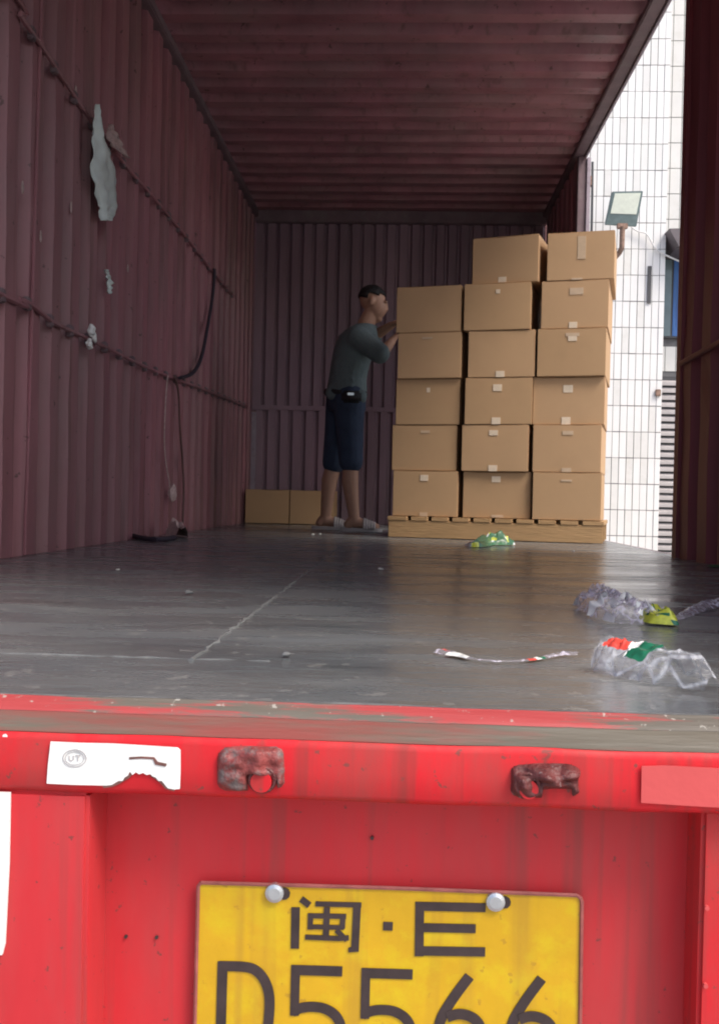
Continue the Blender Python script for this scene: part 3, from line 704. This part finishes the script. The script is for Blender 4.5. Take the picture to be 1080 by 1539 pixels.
# ================================================================ litter on the deck
def crumple(name, px, hgt, mats, seed, label, cat, nx=34, ny=14, parent=None, z0=.004, cols_=None, group=None, rough=1.):
    """thin film lying in folds; px = centre line with half-widths (u, v, halfwidth in m)"""
    cl = [(W(u, v, Z=FZ), hw) for u, v, hw in px]; bm = bmesh.new(); g = []
    for i in range(nx+1):
        f = i/nx*(len(cl)-1); k = min(int(f), len(cl)-2); t = f-k
        c = cl[k][0].lerp(cl[k+1][0], t); hw = cl[k][1]*(1-t)+cl[k+1][1]*t
        d = (cl[k+1][0]-cl[k][0]).normalized(); sd2 = Vector((-d.y, d.x, 0)); row = []
        for j in range(ny+1):
            b = j/ny*2-1
            q = Vector((i*.55, j*.75, seed)); h1 = abs(noise.noise(q)); h2 = abs(noise.noise(q*2.3))
            e = (1-b*b)**.6
            h = hgt*e*min(1, hw/.04)*(.25+1.3*h1+.8*h2) if rough > .5 else hgt*e*min(1, hw/.03)*(.7+.5*h1)
            p = c+sd2*hw*b+Vector(noise.noise_vector(q*1.1))*hw*(.45*rough if rough > .5 else .12); p.z = FZ+z0+h
            row.append(bm.verts.new(p))
        g.append(row)
    for i in range(nx):
        for j in range(ny):
            fc = bm.faces.new((g[i][j], g[i+1][j], g[i+1][j+1], g[i][j+1]))
            if cols_: fc.material_index = cols_(i/nx, j/ny)
    o = obj(name, bm, mats, parent, True)
    if parent is None: tag(o, label, cat, group)
    md = o.modifiers.new('soft', 'SUBSURF'); md.levels = md.render_levels = 1
    return o
crumple('plastic_wrapper', [(698, 822, .006), (712, 824, .02), (735, 820, .034), (755, 820, .038), (772, 820, .012)], .07, [M['f_green'], M['f_white'], M['f_lime']], 3.3, 'crumpled green and white wrapper on the floor in front of the pallet', 'wrapper', 22, 12,
        cols_=lambda a, b: 1 if a < .2 or noise.noise(Vector((a*9, b*9, 2))) > .42 else (2 if noise.noise(Vector((a*7, b*7, 9))) > .3 else 0))
crumple('plastic_bag', [(886, 908, .015), (900, 915, .05), (925, 928, .055), (950, 938, .045), (978, 942, .025)], .05, [M['film'], M['f_white']], 12.2, 'crumpled clear plastic bag beside a yellow-green wrapper on the right of the floor', 'plastic bag', 40, 18,
        cols_=lambda a, b: 1 if noise.noise(Vector((a*9, b*7, 4))) > .3 else 0)
crumple('yellow_wrapper', [(968, 930, .012), (984, 936, .03), (1000, 941, .026), (1012, 940, .008)], .05, [M['f_lime'], M['f_dgreen'], M['film']], 25.5, 'small yellow-green crumpled wrapper at the right of the floor', 'wrapper', 18, 12,
        cols_=lambda a, b: 1 if noise.noise(Vector((a*8, b*8, 1))) > .2 else 0)
crumple('plastic_strip', [(1010, 938, .004), (1030, 928, .012), (1055, 916, .018), (1085, 910, .02)], .03, [M['film']], 31.5, 'twisted clear film strip trailing to the right edge of the photo', 'plastic strip', 24, 8)
crumple('ribbon_strip', [(657, 984, .010), (672, 986, .013), (690, 990, .008), (712, 996, .005), (745, 999, .004), (780, 998, .004), (800, 996, .005), (820, 992, .006), (845, 987, .010), (868, 988, .009)], .018, [M['film'], M['f_white'], M['f_red'], M['f_dgreen']], 44.2,
        'thin curved clear film strip with a red and white print, lying along the deck edge', 'plastic strip', 60, 6, cols_=lambda a, b: 2 if .60 < a < .67 or (.02 < a < .10 and b > .4) else 1 if (.67 <= a < .71 or .14 < a < .30) else 3 if .71 <= a < .74 else 0)
def bag2(a, b):
    if .06 < a < .34 and .2 < b < .66: return 1
    if .34 <= a < .41 and .1 < b < .8: return 2
    if .41 <= a < .55 and .08 < b < .75: return 3
    return 0
crumple('printed_plastic_bag', [(908, 1008, .030), (930, 1012, .042), (960, 1016, .046), (1000, 1026, .042), (1040, 1035, .032), (1070, 1042, .012)], .045, [M['film2'], M['f_red'], M['f_white'], M['f_dgreen']], 51.7,
        'clear plastic bag with red, white and green bands on the deck edge at right', 'plastic bag', 44, 16, cols_=bag2, rough=.35)
for k, (u, v, w_, m) in enumerate(((572, 856, .008, 'chip'), (861, 829, .007, 'chip'), (177, 857, .006, 'chip'), (470, 804, .010, 'chip'), (481, 803, .009, 'chip'), (284, 892, .009, 'seam'), (430, 985, .006, 'seam'))):
    labs = ['tiny white scrap on the floor left of the pallet reflection', 'tiny white scrap on the floor in front of the right end of the pallet', 'tiny white crumb on the floor near the left wall', 'left one of two tiny white scraps before the slippers', 'right one of two tiny white scraps before the slippers', 'small grey flake on the left half of the floor', 'small grey flake near the front seam of the floor']
    p = W(u, v, Z=FZ+.003); bm = bmesh.new(); ball(bm, p+Vector((0, 0, w_*.3)), (w_, w_*.8, w_*.4), 8)
    for q in bm.verts: q.co += Vector(noise.noise_vector(q.co*200))*w_*.3
    tag(obj('scrap', bm, M[m]), labs[k], 'scrap')
crumple('green_scrap', [(1062, 853, .012), (1075, 853, .02), (1092, 853, .02)], .015, [M['f_green']], 71., 'small green scrap against the foot of the right wall', 'scrap', 10, 6)

# dark stick and rag at the foot of the left wall
bm = bmesh.new(); tube(bm, smoothpts([W(u, v, Z=FZ+.012) for u, v in ((193, 803), (215, 809), (240, 811), (262, 808))], 5), [.012]*16, 6)
tag(obj('fallen_strap', bm, M['strap']), 'dark curved strap lying at the foot of the left wall', 'strap')
crumple('rag', [(250, 806, .02), (262, 806, .05), (274, 809, .03)], .09, [M['tuft']], 81., 'pinkish rag bundle at the foot of the left wall', 'rag', 16, 10)

# ================================================================ hanging on the left wall
def onwall(u, v, off=.03): return W(u, v, X=XL+off)
bm = bmesh.new(); tube(bm, smoothpts([onwall(u, v, .035) for u, v in ((322, 404), (320, 440), (312, 490), (303, 535), (290, 560), (270, 568))], 6), .011, 6)
tag(obj('hanging_strap', bm, M['strap']), 'dark strap sagging between the two lashing rails on the left wall', 'strap')
bm = bmesh.new(); tube(bm, smoothpts([onwall(u, v, .03) for u, v in ((262, 566), (268, 590), (270, 640), (274, 690), (276, 740), (274, 800))], 6), .006, 6)
tag(obj('cord', bm, M['rope']), 'long brown cord hanging from the lower rail down to the floor', 'cord')
bm = bmesh.new(); tube(bm, smoothpts([onwall(u, v, .028) for u, v in ((252, 564), (249, 600), (247, 660), (250, 700), (258, 742))], 6), .004, 6)
r_ = onwall(259, 741, .035); ball(bm, r_, (.02, .04, .05), 10)
for v in bm.verts:
    if (v.co-r_).length < .07: v.co += Vector(noise.noise_vector(v.co*50))*.008
tag(obj('knotted_cord', bm, M['tuft']), 'thin pale cord ending in a round knot above the floor', 'cord')

def rag(name, px, seed, label, m, hollow=0.03, off=.045):
    """torn sheet hanging on the wall; px = rows of (v, left u, right u)"""
    bm = bmesh.new(); g = []; nc = 8
    rows = []
    for (a, b) in zip(px, px[1:]):
        for k in range(5):
            t = k/5; rows.append([a[i]*(1-t)+b[i]*t for i in range(3)])
    rows.append(list(px[-1]))
    for i, (v, l, r) in enumerate(rows):
        row = []
        for j in range(nc+1):
            t = j/nc; q = Vector((i*.35, j*.8, seed))
            d = off + hollow*math.sin(t*math.pi)*.6 + .022*noise.noise(q) + .01*math.sin(t*9+i*.1+seed)
            row.append(bm.verts.new(W(l+(r-l)*t, v, X=XL+.02)+Vector((d*.6, 0, 0))))
        g.append(row)
    for i in range(len(g)-1):
        for j in range(nc): bm.faces.new((g[i][j], g[i+1][j], g[i+1][j+1], g[i][j+1]))
    o = obj(name, bm, m, None, True); md = o.modifiers.new('t', 'SOLIDIFY'); md.thickness = .0015
    return tag(o, label, 'plastic')
rag('torn_plastic_sheet', [(156, 132, 134), (172, 130, 139), (200, 129, 145), (230, 130, 157), (255, 129, 161), (280, 133, 162), (305, 139, 163), (318, 140, 162), (331, 141, 157)], 2.2, 'long torn strip of milky plastic hanging from the upper rail of the left wall', M['plastic'])
rag('torn_plastic_flap', [(186, 156, 158), (197, 151, 163), (208, 151, 168), (218, 156, 174), (228, 167, 179), (237, 181, 183)], 5.2, 'small slanted plastic flap just right of the long hanging strip', M['tuft'], .01)
rag('plastic_shred', [(405, 154, 156), (415, 154, 161), (425, 155, 164), (433, 157, 163), (441, 159, 160)], 7.2, 'narrow pale shred of plastic between the two rails of the left wall', M['plastic'], .01, .02)
bm = bmesh.new()
for u, v, s in ((138, 497, 1.1), (142, 507, .9), (135, 517, 1)):
    c = onwall(u, v, .035); vv = ball(bm, c, (.012*s, .024*s, .022*s), 8)
    for q in vv: q.co += Vector(noise.noise_vector(q.co*60))*.008
tag(obj('plastic_knot', bm, M['f_white']), 'small bright white knot of plastic tied to the lower rail', 'plastic')
for i, (u, v, s) in enumerate(((61, 355, 1), (107, 311, 1), (34, 281, 1), (192, 403, .9), (114, 137, 1.1))):
    c = onwall(u, v, .006); bm = bmesh.new(); ball(bm, c, (.004, .008*s, .022*s), 8); o = obj('paint_chip', bm, M['tuft'], truck)

# ================================================================ tiled building beyond the side opening
YT = 9.6
bld = thing('tiled_building', 'white tiled building wall seen through the side opening of the truck', 'building', (2.5, YT, 0))
xc = W(986, 600, Y=YT).x                 # corner of the near wing
WX0, WX1, WZ = -4.5, xc, 9.5
box('wall', (WX0, YT+.012, 0), (WX1-.004, YT+.30, WZ), M['grout'], bld)
TW, TH = 10.6*YT/F, 38.7*YT/F
zoff = W(930, 1310/2.443+230, Y=YT).z % TH
def tilemesh(m, w_, h_):
    bm = bx(bmesh.new(), (.003, 0, .004), (w_-.003, .012, h_-.003)); me = bpy.data.meshes.new('tile'); me.materials.append(m); bm.to_mesh(me); bm.free(); return me
tms = [tilemesh(M['tile'], TW, TH)]*5+[tilemesh(M['tile2'], TW, TH)]
nsingle = 0
bmr = bmesh.new()
ncol = int((WX1-WX0)/TW); nrow = int((WZ)/TH)
vis0, vis1 = W(868, 500, Y=YT).x, WX1; vz0, vz1 = W(930, 835, Y=YT).z, W(930, -5, Y=YT).z
slots = []
for i in range(ncol+1):
    xx = WX1-(i+1)*TW
    if xx < WX0: continue
    for j in range(nrow+1):
        z_ = zoff-TH+j*TH
        if z_ < 0 or z_+TH > WZ: continue
        px_ok = vis0-.02 < xx < vis1 and vz0-TH < z_ < vz1
        slots.append((xx, z_, px_ok))
# the lowest 300 in view are separate
vis = sorted([s for s in slots if s[2]], key=lambda s: (s[1], -s[0]))[:298]
vset = {(round(s[0], 4), round(s[1], 4)) for s in vis}
for xx, z_, ok in slots:
    jx = random.uniform(-.0012, .0012); jy = random.uniform(-.002, .002); jz = random.uniform(-.0012, .0012)
    if (round(xx, 4), round(z_, 4)) in vset:
        o = bpy.data.objects.new('tile', random.choice(tms)); C.objects.link(o); o.parent = bld
        o.location = Vector((xx+jx, YT+jy, z_+jz))-bld.location; o.rotation_euler = (random.uniform(-.006, .006), 0, 0)
    else:
        bx(bmr, (xx+.0022+jx, YT+jy, z_+.003+jz), (xx+TW-.0022+jx, YT+.0115+jy, z_+TH-.003+jz))
o = obj('tile', bmr, M['tile'], bld); o['kind'] = 'stuff'
# corner trim and recessed wing with window, tiles and louvre
YR = YT+.32
box('corner_trim', (WX1-.0035, YT+.008, 0), (WX1+.05, YT+.30, WZ), M['grout'], bld)
for k in range(int(WZ/TH)-1):
    bx_ = bx(bmesh.new(), (WX1+.0005, YT-.004, zoff+k*TH+.004), (WX1+.0495, YT+.0075, zoff+(k+1)*TH-.004)); obj('tile', bx_, M['tile'], bld)
box('wall', (WX1+.05, YR, 0), (WX1+4.5, YR+.3, WZ), M['grout'], bld)
bm = bmesh.new()
for k in range(26):
    for j in range(int(WZ/TH)):
        z0_ = j*TH
        if W(1005, 566, Y=YR).z > z0_ > W(1003, 828, Y=YR).z-.5: continue
        if k < 15 and W(1010, 515, Y=YR).z-.1 < z0_+TH/2 < W(1010, 385, Y=YR).z+.1: continue
        bx(bm, (WX1+.053+k*TW*1.5, YR-.010, z0_+.004), (WX1+.047+(k+1)*TW*1.5, YR-.0005, z0_+TH-.004))
o = obj('tile', bm, M['tile2'], bld); o['kind'] = 'stuff'
def at(u, v): return W(u, v, Y=YR)
zl0, zl1 = at(1003, 828).z, at(1003, 566).z; xl0 = WX1+.0505
lv = box('louvre', (xl0, YR-.02, zl0-.3), (xl0+.75, YR-.001, zl1), M['dark'], bld)
z_ = zl0-.28
while z_ < zl1-.04:
    bm = bx(bmesh.new(), (xl0+.012, YR-.055, z_), (xl0+.74, YR-.021, z_+.034), .003)
    for v in bm.verts: v.co.z += (v.co.y-(YR-.055))*.7
    obj('slat', bm, M['louvre'], lv); z_ += .072
zw0, zw1 = at(1010, 506).z, at(1010, 392).z
wf = box('window_frame', (xl0+.04, YR-.04, zw0-.02), (xl0+1.0, YR-.001, zw1+.02), M['dark'], bld, .004)
box('pane', (xl0+.07, YR-.046, zw0), (xl0+.14, YR-.041, zw1), M['glass'], wf)
box('pane', (xl0+.16, YR-.046, zw0), (xl0+.97, YR-.041, zw1), M['blue'], wf)
c0 = at(988, 364); c1 = at(1002, 388)
bm = bmesh.new(); prism(bm, [Vector((c0.x-.02, YR-.5, c0.z)), Vector((c0.x+1.2, YR-.5, c0.z+.04)), Vector((c0.x+1.2, YR-.5, c1.z-.08)), Vector((c1.x-.02, YR-.5, c1.z-.01))], Vector((0, .49, 0)))
obj('canopy', bm, M['canopy'], bld)
s = W(975, 428, Y=YT); box('dark_slot', (s.x-.018, YT-.014, W(975, 456, Y=YT).z), (s.x+.018, YT-.003, W(975, 400, Y=YT).z), M['dark'], bld)
s = W(987, 590, Y=YT); box('latch', (s.x-.02, YT-.03, s.z-.035), (s.x+.03, YT-.005, s.z+.03), M['rust'], bld, .004)
bm = bmesh.new(); tube(bm, smoothpts([W(u, v, Y=YT-.035) for u, v in ((948, 341), (958, 347), (972, 352), (984, 372), (1000, 383), (1024, 394), (1060, 410))], 5), .008, 6)
tag(obj('wall_cable', bm, M['cable']), 'white cable sagging from the floodlight to the right', 'cable')
# thin dark pipe with clamps near the opening's post
bm = bmesh.new(); p0 = W(890, 243, Y=YT-.05); p1 = W(889, 360, Y=YT-.05); tube(bm, [p0, (p0+p1)/2, Vector((p1.x, p1.y, p1.z-.8))], .012, 8)
pp = obj('wall_pipe', bm, M['dark']); tag(pp, 'thin dark upright pipe clamped to the tiles above the right carton column', 'pipe')
for u, v in ((886, 272), (877, 268)):
    c = W(u, v, Y=YT-.04); bm = bx(bmesh.new(), c+Vector((-.022, -.02, -.05)), c+Vector((.022, .03, .05)), .006)
    for q in bm.verts: q.co -= pp.location
    me = bpy.data.meshes.new('clamp'); me.materials.append(M['rust']); bm.to_mesh(me); bm.free(); o = bpy.data.objects.new('clamp', me); C.objects.link(o); o.parent = pp

# floodlight on its rusty arm
YL = YT-.40
fl = thing('floodlight', 'square wall floodlight with pale glass on a rusty arm above the cartons', 'floodlight', W(938, 340, Y=YL))
sc = YL/F
q = [W(u, v, Y=YL) for u, v in ((919, 289), (965, 288), (958, 338), (911, 335))]
# tilted down towards the viewer: the top edge leans forward
hq = [q[0]+Vector((0, -.03, 0)), q[1]+Vector((0, -.03, 0)), q[2]+Vector((0, .05, 0)), q[3]+Vector((0, .05, 0))]
bm = prism(bmesh.new(), hq, Vector((0, .055, .012))); bmesh.ops.bevel(bm, geom=bm.edges[:], offset=.005, segments=2, affect='EDGES')
obj('housing', bm, M['lamp'], fl)
def bil(a, b): return (hq[0]*(1-a)+hq[1]*a)*(1-b)+(hq[3]*(1-a)+hq[2]*a)*b
bm = prism(bmesh.new(), [bil(.09, .06)+Vector((0, -.006, 0)), bil(.93, .06)+Vector((0, -.006, 0)), bil(.92, .66)+Vector((0, -.006, 0)), bil(.08, .66)+Vector((0, -.006, 0))], Vector((0, .006, 0)))
obj('lamp_glass', bm, M['lens'], fl)
for k in range(9):
    a = hq[0].lerp(hq[1], .08+k*.105)+Vector((0, .055, .0)); b = hq[3].lerp(hq[2], .08+k*.105)+Vector((0, .055, .03))
    bm = prism(bmesh.new(), [a+Vector((-.003, 0, 0)), a+Vector((.003, 0, 0)), b+Vector((.003, 0, 0)), b+Vector((-.003, 0, 0))], Vector((0, .03, .004))); obj('cooling_fin', bm, M['lamp'], fl)
c = W(935, 340, Y=YL+.03); e = W(934, 372, Y=YL+.06)
bm = bmesh.new(); bx(bm, Vector((c.x-.05, c.y-.01, c.z-.02)), Vector((c.x+.05, c.y+.03, c.z+.03)), .006); tube(bm, [c, e, e+Vector((0, .1, -.02)), Vector((e.x, YT+.001, e.z-.02))], .026, 10)
obj('arm', bm, M['rust'], fl)
